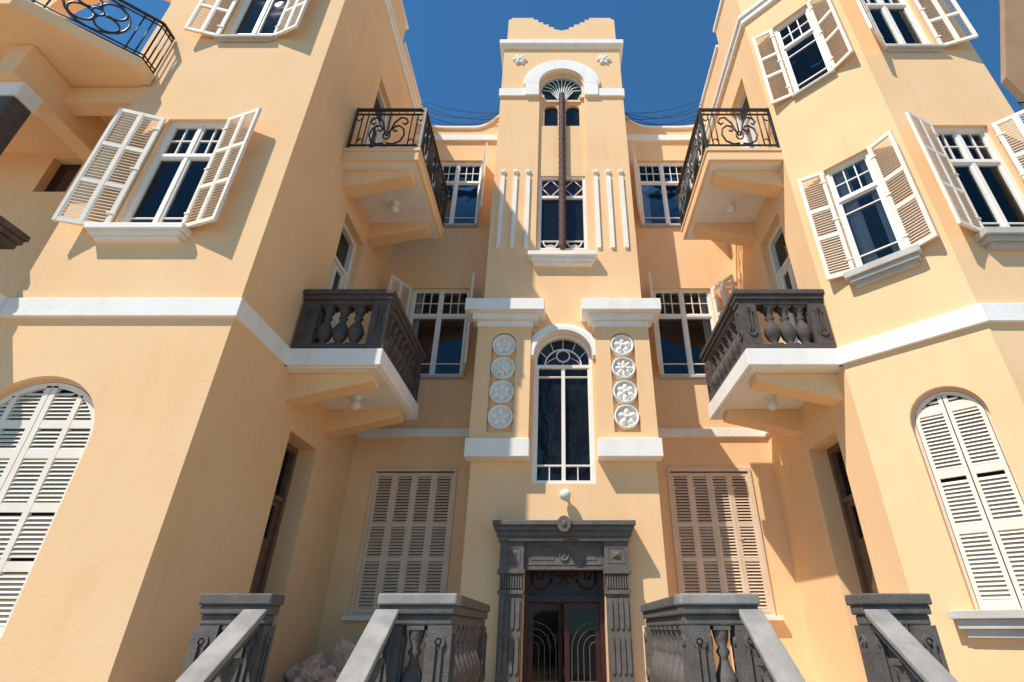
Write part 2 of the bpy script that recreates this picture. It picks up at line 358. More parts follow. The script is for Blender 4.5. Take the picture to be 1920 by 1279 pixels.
def arched(loc,rz,r,hs,cols,rows):
    W=empty('arched_window',B,loc,rz); D=.16
    loc2=(loc[0]-D*math.sin(rz),loc[1]+D*math.cos(rz),loc[2])
    fr=MB(); fr.arc(0,hs,r-.03,r+.03,-.03,.12); fr.box(-r-.03,-r+.03,-.03,.12,0,hs); fr.box(r-.03,r+.03,-.03,.12,0,hs)
    mk('frame',W,fr,[SHUTT],loc2,rz)
    mk('shade_backing',W,MB().xz(archpoly(r-.02,hs),.13,.14),[ROOM],loc2,rz)  # black arched sheet, painted shade behind the shutters
    ri=r-.04; st=.085*min(1,r*1.35)
    for sx in (-1,1):
        f=MB(); t=.03
        f.arc(0,hs,ri-st,ri,-t,t,0 if sx>0 else 90,90 if sx>0 else 180,16)
        def zt(x): 
            q=(ri-st*.6)**2-x*x
            return hs+math.sqrt(max(0,q))
        cw=(ri-.01)/cols
        for c in range(cols+1):
            x=.008+c*cw
            if c==cols: xa,xb=ri-st,ri; zz=hs
            elif c==0: xa,xb=.008,.008+st; zz=zt(xb)-.0
            else: xa,xb=x-st/2,x+st/2; zz=zt(xb)
            f.box(min(sx*xa,sx*xb),max(sx*xa,sx*xb),-t,t,0,zz)
        edges=[(st+.008,cw+.008-st/2)] if cols>1 else [(st+.008,ri-st)]
        if cols>1: edges.append((cw+.008+st/2,ri-st))
        zs=[0]; H=hs+r*.25
        for q in rows: zs.append(zs[-1]+H*q/sum(rows))
        for xa,xb in edges:
            for z in zs:
                f.box(min(sx*xa,sx*xb),max(sx*xa,sx*xb),-t+.004,t-.004,z,z+.13)
            z=.165
            while z<hs+ri:
                lim=xb
                if z>hs:
                    q=(ri-st)**2-(z+.03-hs)**2
                    lim=min(xb,math.sqrt(q)+.02) if q>0 else 0
                ok=all(not(zz-.025<z<zz+.155) for zz in zs)
                if ok and lim>xa+.03:
                    slat(f,z,min(sx*(xa-.004),sx*lim),max(sx*(xa-.004),sx*lim))
                z+=.062
        mk('shutter',W,f,[SHUT],loc2,rz)
    return W
arched((-8.07,7.44,1.4),0,1.05,2.5,2,(1,1,1,.6))
W=arched(chpt(.57,1.75),CH,.53,2.85,1,(1.1,.9,1.1))
l=chpt(.57,1.75); mk('sill',W,MB().box(-.85,.85,-.25,.1,-.12,-.01).box(-.78,.78,-.18,.1,-.25,-.12).box(-.72,.72,-.11,.1,-.36,-.25),[SILLG],l,CH,bevel=.008)
def side_door(x,z,h,rz,wood,dd):
    loc=(x,10.75,z); D=empty('balcony_door',B,loc,rz); w=1.3; e=dd-.38
    m=WOODB if wood else PAINT
    f=MB().box(-w/2,-w/2+.12,.16+e,.37+e,0,h).box(w/2-.12,w/2,.16+e,.37+e,0,h).box(-w/2+.12,w/2-.12,.16+e,.37+e,h-.12,h).box(-w/2+.12,w/2-.12,.18+e,.37+e,h*.74,h*.74+.09)
    mk('frame',D,f,[m],loc,rz)
    f=MB(); 
    for sx in (-1,1):
        a,bb=(-w/2+.12,-.01) if sx<0 else (.01,w/2-.12)
        zt=2.6 if wood else .9
        f.box(a,a+.09,.24+e,.33+e,0,h*.74); f.box(bb-.09,bb,.24+e,.33+e,0,h*.74); f.box(a+.09,bb-.09,.24+e,.33+e,h*.74-.1,h*.74); f.box(a+.09,bb-.09,.24+e,.33+e,0,zt); f.box(a+.12,bb-.12,.22+e,.24+e,.15,.75)
        if wood: f.box(a+.12,bb-.12,.22+e,.24+e,.95,2.4)
    mk('door_leaf',D,f,[m],loc,rz)
    mk('glass',D,MB().box(-w/2+.1,w/2-.1,.29+e,.30+e,.9,h-.1),[GLASS],loc,rz)
for i,(z,h) in enumerate(DOORS):
    side_door(XL,z,h,R(90),i==0,DD[i]); side_door(AX,z,h,R(-90),i==0,DD[i])

# ------------------------------------------------------------------ balustrades
def baluster_mesh(h,name,k=1.0,mat=None):
    p=[(.12,0),(.12,.06),(.075,.08),(.07,.12),(.13,.23),(.165,.36),(.14,.48),(.075,.60),(.06,.66),(.10,.72),(.06,.77),(.10,.85),(.12,.93),(.12,1)]
    return MB().lathe([(r*k,z*h) for r,z in p],n=14).box(-.125*k,.125*k,-.125*k,.125*k,-.01,.05*h).box(-.125*k,.125*k,-.125*k,.125*k,.95*h,h+.01).mesh(name,[mat or STONE])
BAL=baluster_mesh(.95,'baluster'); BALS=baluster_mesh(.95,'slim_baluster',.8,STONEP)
def fig8(mb,cx,z0,z1,y,r=.075):
    c1=z1-r-.04; c2=z0+r+.1
    mb.arc(cx,c1,r*.55,r,y-.03,y+.01,-60,240,16); mb.arc(cx,c2,r*.75,r*1.25,y-.03,y+.01,120,420,16)
    mb.box(cx-.05,cx-.025,y-.028,y+.01,c2+r,c1-r*.7); mb.box(cx+.025,cx+.05,y-.028,y+.01,c2+r,c1-r*.7)
    mb.lathe([(.02,-.03),(.035,0)],cx,y,c1,10,0,'y')
def pier_mesh(w,h,name,mat):
    mb=MB().box(-w/2,w/2,-w/2,w/2,0,h)
    fig8(mb,0,.1,h-.05,-w/2)
    for rz in (R(90),R(-90)):
        m3=MB(); fig8(m3,0,.1,h-.05,-w/2); m3.rot((0,0,0),rz); mb.add(m3.v,m3.f)
    return mb.mesh(name,[mat])
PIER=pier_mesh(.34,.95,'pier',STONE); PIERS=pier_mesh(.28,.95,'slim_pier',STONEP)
def rail_run(parent,x0,y0,x1,y1,z,nb,topmat=None,ends=(0,0),skip=0.0,k=1.0,bal=None,mat=None):
    mat=mat or STONE
    L=math.hypot(x1-x0,y1-y0); rz=math.atan2(y1-y0,x1-x0)
    mk('bottom_rail',parent,MB().box(-ends[0],L+ends[1],-.17*k,.17*k,0,.13),[mat],(x0,y0,z),rz,bevel=.01)
    e0,e1=ends
    mb=MB().box(-e0,L+e1,-.15*k,.15*k,1.08,1.19).box(-e0-.03*k,L+e1+.03*k,-.2*k,.2*k,1.19,1.29).box(-e0-.06*k,L+e1+.06*k,-.24*k,.24*k,1.29,1.41,1)
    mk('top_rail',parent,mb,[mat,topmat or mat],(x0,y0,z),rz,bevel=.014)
    for i in range(nb):
        t=skip+(L-2*skip)*(i+.5)/nb
        mk('baluster',parent,bal or BAL,None,(x0+t*math.cos(rz),y0+t*math.sin(rz),z+.13),rz)
def pier(parent,x,y,z,rz=0,m=None): mk('pier',parent,m or PIER,None,(x,y,z+.13),rz)

def globe(parent,loc):
    L=empty('globe_lamp',parent,loc)
    mk('lamp_base',L,MB().lathe([(.1,0),(.1,-.07),(.07,-.09),(.07,-.12)]),[PAINT],loc)
    mk('lamp_globe',L,MB().ball(0,0,-.2,.125),[OPAL],loc)
def consoles(parent,s,ztop):
    for y0,y1 in ((9.5,9.93),(11.47,11.9)):
        mk('bracket',parent,MB().xz([(s*5.52,ztop),(s*3.82,ztop),(s*3.82,ztop-.16),(s*3.95,ztop-.2),(s*5.52,ztop-.58)],y0,y1),[STUC],bevel=.01)
def XR(s,a,b): return (min(s*a,s*b),max(s*a,s*b))
for s in (-1,1):
    Bc=empty('stone_balcony',B,(s*4.55,10.7,6.02)); z=6.02
    a,b2=XR(s,3.6,5.5 if s<0 else 5.46)
    mk('slab',Bc,MB().box(a,b2,9.18,12.25,z,z+.365),[WHITE],bevel=.012)
    a3,b3=XR(s,3.68,5.5); mk('soffit',Bc,MB().box(a3,b3,9.26,12.17,z-.03,z+.02),[SOFF])
    consoles(Bc,s,z-.03)
    globe(Bc,(s*4.55,10.7,z-.03))
    zt=z+.365
    rail_run(Bc,s*5.42,9.4,s*3.82,9.4,zt,3,ends=(0,.2),skip=.32)
    pier(Bc,s*5.26,9.4,zt); pier(Bc,s*3.82,9.4,zt)
    rail_run(Bc,s*3.82,9.65,s*3.82,12.0,zt+.001,7,ends=(.0,.2),skip=.02)
    pier(Bc,s*3.82,12.02,zt)
    rail_run(Bc,s*5.42,12.02,s*4.05,12.02,zt+.002,3,skip=.1)
    z=11.67
    Bi=empty('iron_balcony',B,(s*4.55,10.7,z))
    mk('slab',Bi,MB().box(a,b2,9.2,12.25,z,z+.30).box(XR(s,3.57,5.5)[0],XR(s,3.57,5.46)[1],9.17,12.28,z+.30,z+.40),[STUC],bevel=.012)
    mk('soffit',Bi,MB().box(a3,b3,9.28,12.17,z-.025,z+.02),[SOFF])
    consoles(Bi,s,z-.025)
    globe(Bi,(s*4.55,10.7,z-.025))
    rl=MB(); zb=z+.46; zt=zb+1.42
    x0,x1,y0,y1=s*5.42,s*3.62,9.22,12.2
    def seg(p,q,r=.028,n=4): rl.tube([p,q],r,n,smooth=False)
    for zz,r in ((zb+.08,.028),(zt,.046),(zt-.18,.026)):
        seg((x0,y0,zz),(x1,y0,zz),r); seg((x1,y0,zz),(x1,y1,zz),r); seg((x1,y1,zz),(x0,y1,zz),r)
    def motif(px,py,ux,uy,w,z0,h):
        def P(u,v): return (px+ux*u*w/2,py+uy*u*w/2,z0+v*h)
        for sg in (-1,1):
            rl.tube([P(sg*u,v) for u,v in [(0.05,.05),(.22,.02),(.42,.12),(.50,.32),(.45,.52),(.32,.62),(.2,.60),(.14,.5),(.2,.43),(.28,.47)]],.025,5)
            rl.tube([P(sg*u,v) for u,v in [(0.02,.3),(.10,.5),(.16,.72),(.32,.9),(.48,.86),(.54,.74),(.47,.66),(.4,.71)]],.025,5)
            for u in (.98,.80,.64): rl.tube([P(sg*u,0),P(sg*u,1)],.018,4)
            rl.tube([P(sg*u,v) for u,v in [(.64,.12),(.72,.2),(.80,.12)]],.018,4)
            rl.tube([P(sg*u,v) for u,v in [(.80,.86),(.89,.78),(.98,.86)]],.018,4)
        rl.tube([P(0.10*math.cos(a*.63),.3+.12*math.sin(a*.63)) for a in range(10)],.022,5,closed=True)
        rl.tube([P(0,.43),P(0,1)],.02,5)
    motif((x0+x1)/2,y0,1,0,abs(x1-x0),zb+.1,1.14)
    for k in range(3): motif(x1,y0+.5+k*.99,0,1,.98,zb+.1,1.14)
    motif((x0+x1)/2,y1,1,0,abs(x1-x0),zb+.1,1.14)
    for p in ((x0,y0),(x1,y0),(x1,y1),(x0,y1)): rl.box(p[0]-.03,p[0]+.03,p[1]-.03,p[1]+.03,zb-.06,zt+.05)
    n=16
    for i in range(n): 
        y=y0+(y1-y0)*(i+.5)/n; rl.box(x1-.008,x1+.008,y-.008,y+.008,zt-.18,zt)
    for i in range(9):
        x=x0+(x1-x0)*(i+.5)/9; rl.box(x-.008,x+.008,y0-.008,y0+.008,zt-.18,zt)
    mk('iron_railing',Bi,rl,[IRON])

# ------------------------------------------------------------------ tower
T=empty('stair_tower',B,(0,12,-GZ))
tw=mk('wall',T,MB().box(-2.15,2.15,12,15.5,-GZ,20.9),[STUC])
def keyfan():
    pts=[(-.62,17.85),(.62,17.85)]; n=30
    for i in range(n+1):
        a=R(-38)+(math.pi+2*R(38))*i/n; pts.append((.78*math.cos(a),18.42+.78*math.sin(a)))
    return pts
cuts=[MB().box(-.78,.78,11,12.1,10.85,17.86),
      MB().box(-.73,.73,11,12.36,11.2,14.15), MB().box(-.68,.68,11,12.32,16.5,17.75),
      MB().xz(keyfan(),11,12.32), MB().xz(archpoly(.74,7.55,z0=4.4),11,12.3),
      MB().box(-.84,.84,11,14.4,-.6,3.0)]
cut(tw,cuts)
prof=[(-2.08,20.9),(2.08,20.9),(2.08,22.6),(1.95,22.7),(1.95,22.75),(1.1,22.75),(1.1,22.62),(.92,22.62),(.92,22.45),(.72,22.45),(.72,22.3),(.5,22.3),(.5,22.15),(.3,22.12),(.3,22.0),(0,21.9)]
prof+=[(-x,z) for x,z in reversed(prof[7:-1])]+[(-1.1,22.62),(-1.1,22.75),(-1.95,22.75),(-1.95,22.7),(-2.08,22.6)]
pp=[];
for p in prof:
    if not pp or (abs(pp[-1][0]-p[0])+abs(pp[-1][1]-p[1])>1e-6): pp.append(p)
mk('parapet',T,MB().xz(pp,12.05,12.6).box(-2.08,-1.6,12.6,15.4,20.9,22.3).box(1.6,2.08,12.6,15.4,20.9,22.3),[STUC])
mk('cornice',T,MB().box(-2.22,2.22,11.93,15.56,20.62,20.75).box(-2.32,2.32,11.83,15.66,20.75,20.98).box(-2.27,2.27,11.88,15.6,20.98,21.06),[WHITE],bevel=.01)
ab=MB().arc(0,18.5,.80,1.28,11.88,12.02,0,180,36)
ab.box(-2.2,-1.282,11.92,12.02,17.85,18.24); ab.box(1.282,2.2,11.92,12.02,17.85,18.24)
ab.box(-1.28,-.8,11.88,12.02,17.85,18.5).box(.8,1.28,11.88,12.02,17.85,18.5)
ab.arc(0,18.5,1.28,1.36,11.92,12.02,0,180,36)
mk('arch_surround',T,ab,[WHITE],bevel=.008)
for sx in (-1,1):
    f=MB(); 
    for k in range(6): f.ell((sx*1.55+.14*math.cos(k*math.pi/3),11.97,19.95+.14*math.sin(k*math.pi/3)),.13,.06,.075,k*math.pi/3)
    f.ball(sx*1.55,11.97,19.95,.09)
    mk('star_ornament',T,f,[WHITE])
for sx in (-1,1):
    for x in (1.06,1.46,1.86):
        f=MB().box(sx*x-.06,sx*x+.06,11.94,12.02,11.15,14.0)
        mk('relief_strip',T,f,[WHITE],bevel=.006)
        mk('relief_dot',T,MB().lathe([(.085,.0),(.085,-.05),(.05,-.08)],sx*x,12.0,14.2,16,0,'y'),[WHITE])
for sx in (-1,1):
    a,b2=XR(sx,.8,2.2); mk('plinth',T,MB().box(a,b2,11.9,12.05,9.02,9.3),[WHITE],bevel=.008)
    a,b2=XR(sx,.82,2.2); pl=mk('pilaster',T,MB().box(a,b2,11.72,12.02,5.36,8.35),[STUC])
    cut(pl,[MB().xz([(sx*1.5+p[0],p[1]) for p in archpoly(.31,7.87,z0=5.52)],11.3,11.84)])
    a,b2=XR(sx,.79,2.26); mk('pilaster_base',T,MB().box(a,b2,11.62,12.02,4.92,5.355),[WHITE],bevel=.01)
    c=MB()
    for (d,z0,z1) in ((.0,8.35,8.52),(.12,8.52,8.68),(.3,8.68,9.02)):
        a,b2=XR(sx,.78-d,2.22+d); c.box(a,b2,11.66-d,12.02,z0,z1)
    mk('capital',T,c,[WHITE],bevel=.01)
    for k in range(4):
        f=MB(); z=7.83-.64*k; cx=sx*1.5
        f.lathe([(.30,.10),(.30,-.06),(.285,-.09),(.262,-.09),(.245,-.03),(.235,.0),(.001,.0)],cx,11.78,z,32,0,'y')
        nn=(5,8,6,5)[k]
        for q in range(nn):
            a=2*math.pi*q/nn+math.pi/2
            f.ell((cx+.135*math.cos(a),11.775,z+.135*math.sin(a)),.105,.07,.082 if nn<7 else .052,a)
        f.ell((cx,11.73,z),.055,.055,.055)
        mk('rosette',T,f,[WHITE])
mk('window_sill',T,MB().box(-.98,.98,11.72,12.1,10.72,10.86).box(-.9,.9,11.8,12.1,10.6,10.72).box(-.84,.84,11.87,12.1,10.5,10.6),[WHITE],bevel=.01)
loc=(0,12.2,11.2); Wt=empty('stair_window',T,loc)
f=MB(); w,h=.73,2.95
f.box(-w,-w+.09,-.06,.1,0,h).box(w-.09,w,-.06,.1,0,h).box(-w+.09,w-.09,-.06,.1,0,.08).box(-w+.09,w-.09,-.06,.1,h-.09,h).box(-w+.09,w-.09,-.05,.1,2.05,2.15).box(-.07,.07,-.05,.1,.08,2.05).box(-.07,.07,-.05,.1,2.15,h-.09)
for sx in (-1,1):
    cx=sx*.355
    for q in ((-.285,2.5,0,2.15),(0,2.15,.285,2.5),(.285,2.5,0,2.86),(0,2.86,-.285,2.5)):
        f.tube([(cx+q[0],0,q[1]),(cx+q[2],0,q[3])],.018,4)
    f.arc(cx,.36,.2,.235,-.02,.03,180,360,14); f.arc(cx,.08,.13,.155,-.02,.03,0,180,12)
    f.box(cx-.285,cx+.285,-.02,.03,.36,.39)
mk('frame',Wt,f,[PAINT],loc)
g=MB().box(-.7,.7,.03,.04,0,2.1)
for sx in (-1,1):
    cx=sx*.355
    g.add([(cx-.285,.03,2.5),(cx,.03,2.15),(cx+.285,.03,2.5),(cx,.03,2.86)],[(0,1,2,3)],1)
    for qx in (-1,1):
        g.add([(cx+qx*.285,.033,2.5),(cx,.033,2.15),(cx+qx*.285,.033,2.15)],[(0,1,2)],2)
        g.add([(cx+qx*.285,.033,2.5),(cx,.033,2.86),(cx+qx*.285,.033,2.86)],[(0,1,2)],2)
mk('glass',Wt,g,[GLASS,GPUR,GRED],loc)
loc=(0,12.2,16.5); Ws=empty('stair_window',T,loc); w,h=.68,1.25
f=MB().box(-w,-w+.07,-.05,.1,0,h).box(w-.07,w,-.05,.1,0,h).box(-w+.07,w-.07,-.05,.1,0,.06).box(-.14,.14,-.04,.1,.06,h)
for sx in (-1,1):
    pts=[(sx*.61,h),(sx*.14,h),(sx*.14,h-.05)]+[(sx*(.375-.235*math.cos(math.pi*i/10)),h-.3+.19*math.sin(math.pi*i/10)) for i in range(11)]+[(sx*.61,h-.3)]
    f.xz(pts,-.03,.1)
mk('frame',Ws,f,[STUC],loc); mk('glass',Ws,MB().box(-.66,.66,.06,.07,0,h),[GLASS],loc)
loc=(0,12.2,17.85); Wf=empty('fan_window',T,loc); cz=.57
f=MB(); f.arc(0,cz,.72,.785,-.06,.1,-38,218,36)
f.box(-.62,.62,-.06,.1,-.02,.05)
for k in range(11):
    a=R(14+152*k/10); ca,sa=math.cos(a),math.sin(a)
    R1=.70
    ex,ez=ca*R1,cz+sa*R1
    c1=(ca*.15,.10+.28*max(.25,sa)); c2=(ex*.62,.10+(ez-.10)*.80)
    pts=[(0,0,.06),(c1[0],0,c1[1]),(c2[0],0,c2[1]),(ex,0,ez-.12*(1-sa))]
    f.tube(pts,.024,5)
mk('palm_leaf_tracery',Wf,f,[LEAFG],loc)
g=MB()
for k in range(20):
    a0=R(-38+256*k/20); a1=R(-38+256*(k+1)/20)
    for r0,r1,mo in ((.0,.42,0),(.42,.74,1)):
        g.add([(r0*math.cos(a0),.05,cz+r0*math.sin(a0)),(r1*math.cos(a0),.05,cz+r1*math.sin(a0)),(r1*math.cos(a1),.05,cz+r1*math.sin(a1)),(r0*math.cos(a1),.05,cz+r0*math.sin(a1))],[(0,1,2,3)],(0,3,1,3,2)[(k*(1+mo)+mo)%5])
g.box(-.6,.6,.055,.06,0,.4,3)
mk('glass',Wf,g,[GBLU,GGRN,GPUR,GLASS],loc)
pr=[]; z=0; k=0
while z<6.75:
    j=.010*math.sin(k*2.3); pr+=[(.084+j,z),(.114+j,z+.065),(.106+j,z+.085)]; z+=.095; k+=1
mk('palm_trunk_relief',T,MB().lathe(pr,0,0,0,11),[TRUNK],(0,11.98,11.15))
# lower arched window
loc=(0,12.12,4.4); Wa=empty('arched_stair_window',T,loc); hs=3.15
f=MB(); f.arc(0,hs,.66,.745,-.08,.12,0,180,32); f.box(-.745,-.66,-.08,.12,0,hs).box(.66,.745,-.08,.12,0,hs).box(-.66,.66,-.08,.12,0,.08)
f.box(-.66,.66,-.06,.12,hs-.2,hs-.12); f.box(-.045,.045,-.05,.12,.08,hs-.2); f.box(-.66,-.62,-.04,.1,.08,hs-.2).box(.62,.66,-.04,.1,.08,hs-.2)
f.box(-.62,-.045,-.04,.1,.42,.455).box(.045,.62,-.04,.1,.42,.455).box(-.62,-.045,-.04,.1,hs-.46,hs-.435).box(.045,.62,-.04,.1,hs-.46,hs-.435)
for x in (-.33,.33): f.box(x-.012,x+.012,-.03,.1,.08,.42)
f.arc(0,hs+.16,.155,.18,-.03,.05,0,360,24)
f.arc(0,hs-.12,.455,.48,-.03,.05,0,180,24)
for a in (28,60,90,120,152):
    ca,sa=math.cos(R(a)),math.sin(R(a)); r0=.48
    f.tube([(r0*ca,0,hs-.12+r0*sa),(.68*ca,0,hs-.02+.68*sa)],.013,4)
for sx in (-1,1): f.tube([(sx*.17,0,hs+.12),(sx*.36,0,hs+.02),(sx*.46,0,hs-.1)],.012,4)
f.tube([(0,0,hs-.12),(0,0,hs)],.013,4)
mk('frame',Wa,f,[PAINT],loc)
g=MB().box(-.68,.68,.04,.05,0,hs-.12).xz([(x,z) for x,z in archpoly(.68,hs,z0=hs-.12)],.045,.05,0)
g.arc(0,hs-.12,.0,.45,.035,.044,0,180,12,1)
g.arc(0,hs-.1,.46,.7,.037,.0445,30,60,12,2); g.arc(0,hs-.1,.46,.7,.037,.0445,120,150,12,2)
mk('glass',Wa,g,[GLASS,GPUR,GGRN],loc)
mk('arch_moulding',T,MB().arc(0,7.55,.745,.86,11.74,12.02,0,180,36).arc(0,7.55,.86,.99,11.84,12.02,0,180,36),[WHITE],bevel=.006)
L=empty('wall_lamp',T,(0.03,11.9,4.15))
mk('lamp_arm',L,MB().lathe([(.06,0),(.06,-.05),(.03,-.07),(.03,-.12)],.03,12.0,4.15,12,0,'y'),[PAINT])
mk('lamp_globe',L,MB().ball(.03,11.78,4.1,.13),[OPAL])

# ------------------------------------------------------------------ portal
Pt=empty('stone_portal',T,(0,11.8,-.6))
for sx in (-1,1):
    c=MB()
    a,b2=XR(sx,.86,1.32); 
    c.box(a-.04,b2+.04,11.68,12.01,-.6,-.2); c.box(a,b2,11.76,12.01,-.2,2.5)
    for rz0,rz1 in ((-.1,.65),(.75,1.4),(1.5,2.05)):
        for i in range(4):
            x=a+.07+i*(b2-a-.14)/3
            c.xz([(x-.036,rz0+.05),(x-.02,rz0),(x+.02,rz0),(x+.036,rz0+.05),(x+.036,rz1-.05),(x+.02,rz1),(x-.02,rz1),(x-.036,rz1-.05)],11.735,11.765)
    c.box(a-.03,b2+.03,11.72,12.01,2.12,2.2)
    for i in range(9):
        x=a+.02+i*(b2-a-.04)/8; c.box(x-.017,x+.017,11.71,11.76,2.22,2.5)
    c.box(a-.05,b2+.05,11.68,12.01,2.5,2.58)
    c.box(a-.02,b2+.02,11.7,12.01,2.58,3.12)
    m=(a+b2)/2; q=.11
    c.add([(m-q,11.7,2.85-q*.7),(m+q,11.7,2.85-q*.7),(m+q,11.7,2.85+q*.7),(m-q,11.7,2.85+q*.7),(m,11.65,2.85)],[(0,1,4),(1,2,4),(2,3,4),(3,0,4)])
    for (x0,x1,z0,z1) in ((m-.18,m+.18,2.69,2.705),(m-.18,m+.18,2.99,3.005),(m-.18,m-.165,2.705,2.99),(m+.165,m+.18,2.705,2.99)): c.box(x0,x1,11.69,11.71,z0,z1)
    mk('pilaster',Pt,c,[STONEP],bevel=.004)
c=MB().box(-.86,.86,11.8,12.01,2.58,3.12)
for (x0,x1,z0,z1) in ((-.78,.78,2.67,2.69),(-.78,.78,3.01,3.03),(-.78,-.76,2.69,3.01),(.76,.78,2.69,3.01)): c.box(x0,x1,11.785,11.81,z0,z1)
c.box(-.68,-.2,11.79,11.81,2.76,2.94).box(.2,.68,11.79,11.81,2.76,2.94)
c.lathe([(.11,0),(.11,-.03),(.09,-.035),(.08,-.015),(.04,-.015),(.02,-.03),(.001,-.032)],0,11.8,2.85,20,0,'y')
mk('frieze',Pt,c,[STONEP],bevel=.004)
c=MB().box(-1.38,1.38,11.64,12.01,3.12,3.22).box(-1.42,1.42,11.6,12.01,3.22,3.32).box(-1.46,1.46,11.55,12.01,3.32,3.42).box(-1.51,1.51,11.5,12.01,3.42,3.52)
mk('cornice',Pt,c,[STONEP],bevel=.012)
c=MB().xz([(-.07,3.28),(.07,3.28),(.13,3.36),(.15,3.5),(.08,3.58),(0,3.61),(-.08,3.58),(-.15,3.5),(-.13,3.36)],11.46,11.62); c.ell((0,11.46,3.44),.06,.035,.08)
mk('keystone',Pt,c,[STONEP],bevel=.012)
Dr=empty('entrance_door',T,(0,12.35,-.6))
f=MB().box(-.838,-.74,12.3,12.5,-.6,2.99).box(.74,.838,12.3,12.5,-.6,2.99).box(-.74,.74,12.3,12.5,2.88,2.99).box(-.74,.74,12.3,12.5,2.0,2.12)
f.box(-.74,.74,12.42,12.46,2.12,2.88)
f.arc(0,2.5,.2,.24,12.36,12.43,0,360,20)
for k in range(6):
    a=k*math.pi/3; f.ell((.1*math.cos(a),12.41,2.5+.1*math.sin(a)),.09,.03,.03,a)
for sx in (-1,1):
    f.tube([(sx*x,12.40,z) for x,z in ((.26,2.5),(.36,2.68),(.5,2.72),(.6,2.6),(.55,2.45),(.45,2.47),(.46,2.56))],.022,5)
    f.tube([(sx*x,12.40,z) for x,z in ((.26,2.45),(.36,2.3),(.55,2.25),(.68,2.35),(.68,2.6))],.022,5)
mk('frame',Dr,f,[WOOD])
def leafm(sg):
    f=MB(); w=.735; st=.10
    def bx(x0,x1,*a): f.box(min(sg*x0,sg*x1),max(sg*x0,sg*x1),*a)
    bx(0,st,0,.07,0,2.58); bx(w-st,w,0,.07,0,2.58); bx(st,w-st,0,.07,0,.75); bx(st,w-st,0,.07,2.47,2.58); bx(st+.05,w-st-.05,-.02,.0,.12,.62)
    bx(st,w-st,.03,.04,.75,2.47,1)
    for k in range(4):
        r=.12+.12*k
        if sg>0: f.arc(st,1.75,r,r+.009,.0,.025,0,90,14,2)
        else: f.arc(-st,1.75,r,r+.009,.0,.025,90,180,14,2)
        bx(st+r,st+r+.009,.0,.025,.75,1.75,2)
    bx(st,w-st,.0,.025,1.18,1.19,2)
    return f.mesh('door_leaf',[WOOD,DGL,LEAD])
mk('door_leaf',Dr,leafm(1),None,(-.738,12.36,-.6),R(14)) 
mk('door_leaf',Dr,leafm(-1),None,(.738,12.36,-.6),0)
mk('hall_shade_lining',T,MB().box(-.83,.83,14.3,14.38,-.59,2.98),[DARK])  # panels added to darken the hall, the shade is in their colour
mk('hall_side_shade_lining',T,MB().box(-.835,-.80,12.52,14.3,-.59,2.98).box(-.8,.8,12.52,14.3,2.94,2.985),[DARK])
mk('hall_side_shade_lining',T,MB().box(.80,.835,12.52,14.3,-.59,2.98).box(-.8,.8,12.52,14.3,-.595,-.57),[DARK])
mk('junction_box',B,MB().box(XL,XL+.06,8.9,9.02,.95,1.05),[IRON])

# ------------------------------------------------------------------ far left loggia
Lg=empty('corner_loggia',B,(-10.5,7.5,6.2))
lw=mk('wall',Lg,MB().box(-17,-9.34,9.3,12,6.2,12.05),[STUC])
cut(lw,[MB().box(-12.75,-11.95,8.9,9.7,10.7,11.85)])
mk('window_glass',Lg,MB().box(-12.73,-11.97,9.5,9.55,10.72,11.83),[GLASS])
mk('beam',Lg,MB().box(-16,-9.36,7.46,7.8,11.5,12.0),[STUC])
poly=[(-9.12,7.0),(-10.67,5.7),(-17,5.7),(-17,9.6),(-9.34,9.6),(-9.34,7.42),(-9.12,7.42)]  # slab outline extended out of view to shade the loggia recess
mk('slab',Lg,MB().prism(poly,12.02,12.32),[STUC],bevel=.012)
mk('column',Lg,MB().box(-11.3,-10.88,6.75,7.15,6.4,10.75),[STONE],bevel=.02)
mk('column_capital',Lg,MB().box(-11.33,-10.85,6.72,7.18,10.752,11.15),[WHITE],bevel=.01)
mk('beam',Lg,MB().box(-11.3,-10.88,6.5,9.3,11.152,12.01),[STUC],bevel=.01)
mk('balcony_floor',Lg,MB().box(-14,-9.36,6.5,9.3,6.03,6.37),[WHITE])
rail_run(Lg,-14,6.8,-9.95,6.8,6.37,12)
pier(Lg,-10.0,6.8,6.37); rail_run(Lg,-10.0,6.95,-10.0,7.44,6.371,1)
rl=MB(); zb=12.36; zt=13.7
P0=(-9.19,7.4); P1=(-9.19,7.05); P2=(-10.72,5.8); P3=(-13.4,5.8)
for zz,r in ((zb+.05,.025),(zb+.15,.02),(zt,.04),(zt-.12,.02)):
    for p,q in ((P0,P1),(P1,P2),(P2,P3)): rl.tube([(p[0],p[1],zz),(q[0],q[1],zz)],r,5)
def run(p,q,n,rosette=True):
    L=math.hypot(q[0]-p[0],q[1]-p[1]); ux,uy=(q[0]-p[0])/L,(q[1]-p[1])/L
    for i in range(n+1):
        t=L*i/n; 
        if not rosette or abs(t-L/2)>.5: rl.tube([(p[0]+ux*t,p[1]+uy*t,zb),(p[0]+ux*t,p[1]+uy*t,zt)],.016,4)
    if rosette:
        cx,cy,cz=p[0]+ux*L/2,p[1]+uy*L/2,(zb+zt)/2+.03
        def C(ox,oz,r,a0=0,a1=360,n=20): rl.tube([(cx+ux*(ox+r*math.cos(R(a0+(a1-a0)*k/n))),cy+uy*(ox+r*math.cos(R(a0+(a1-a0)*k/n))),cz+oz+r*math.sin(R(a0+(a1-a0)*k/n))) for k in range(n+1)],.026,5)
        C(0,0,.10)
        for k in range(4):
            a=R(45+90*k); C(.31*math.cos(a),.31*math.sin(a),.21,math.degrees(a)-160,math.degrees(a)+160)
        C(.0,0,.54)
run(P1,P2,12); run(P2,P3,14,False); run(P0,P1,3,False)
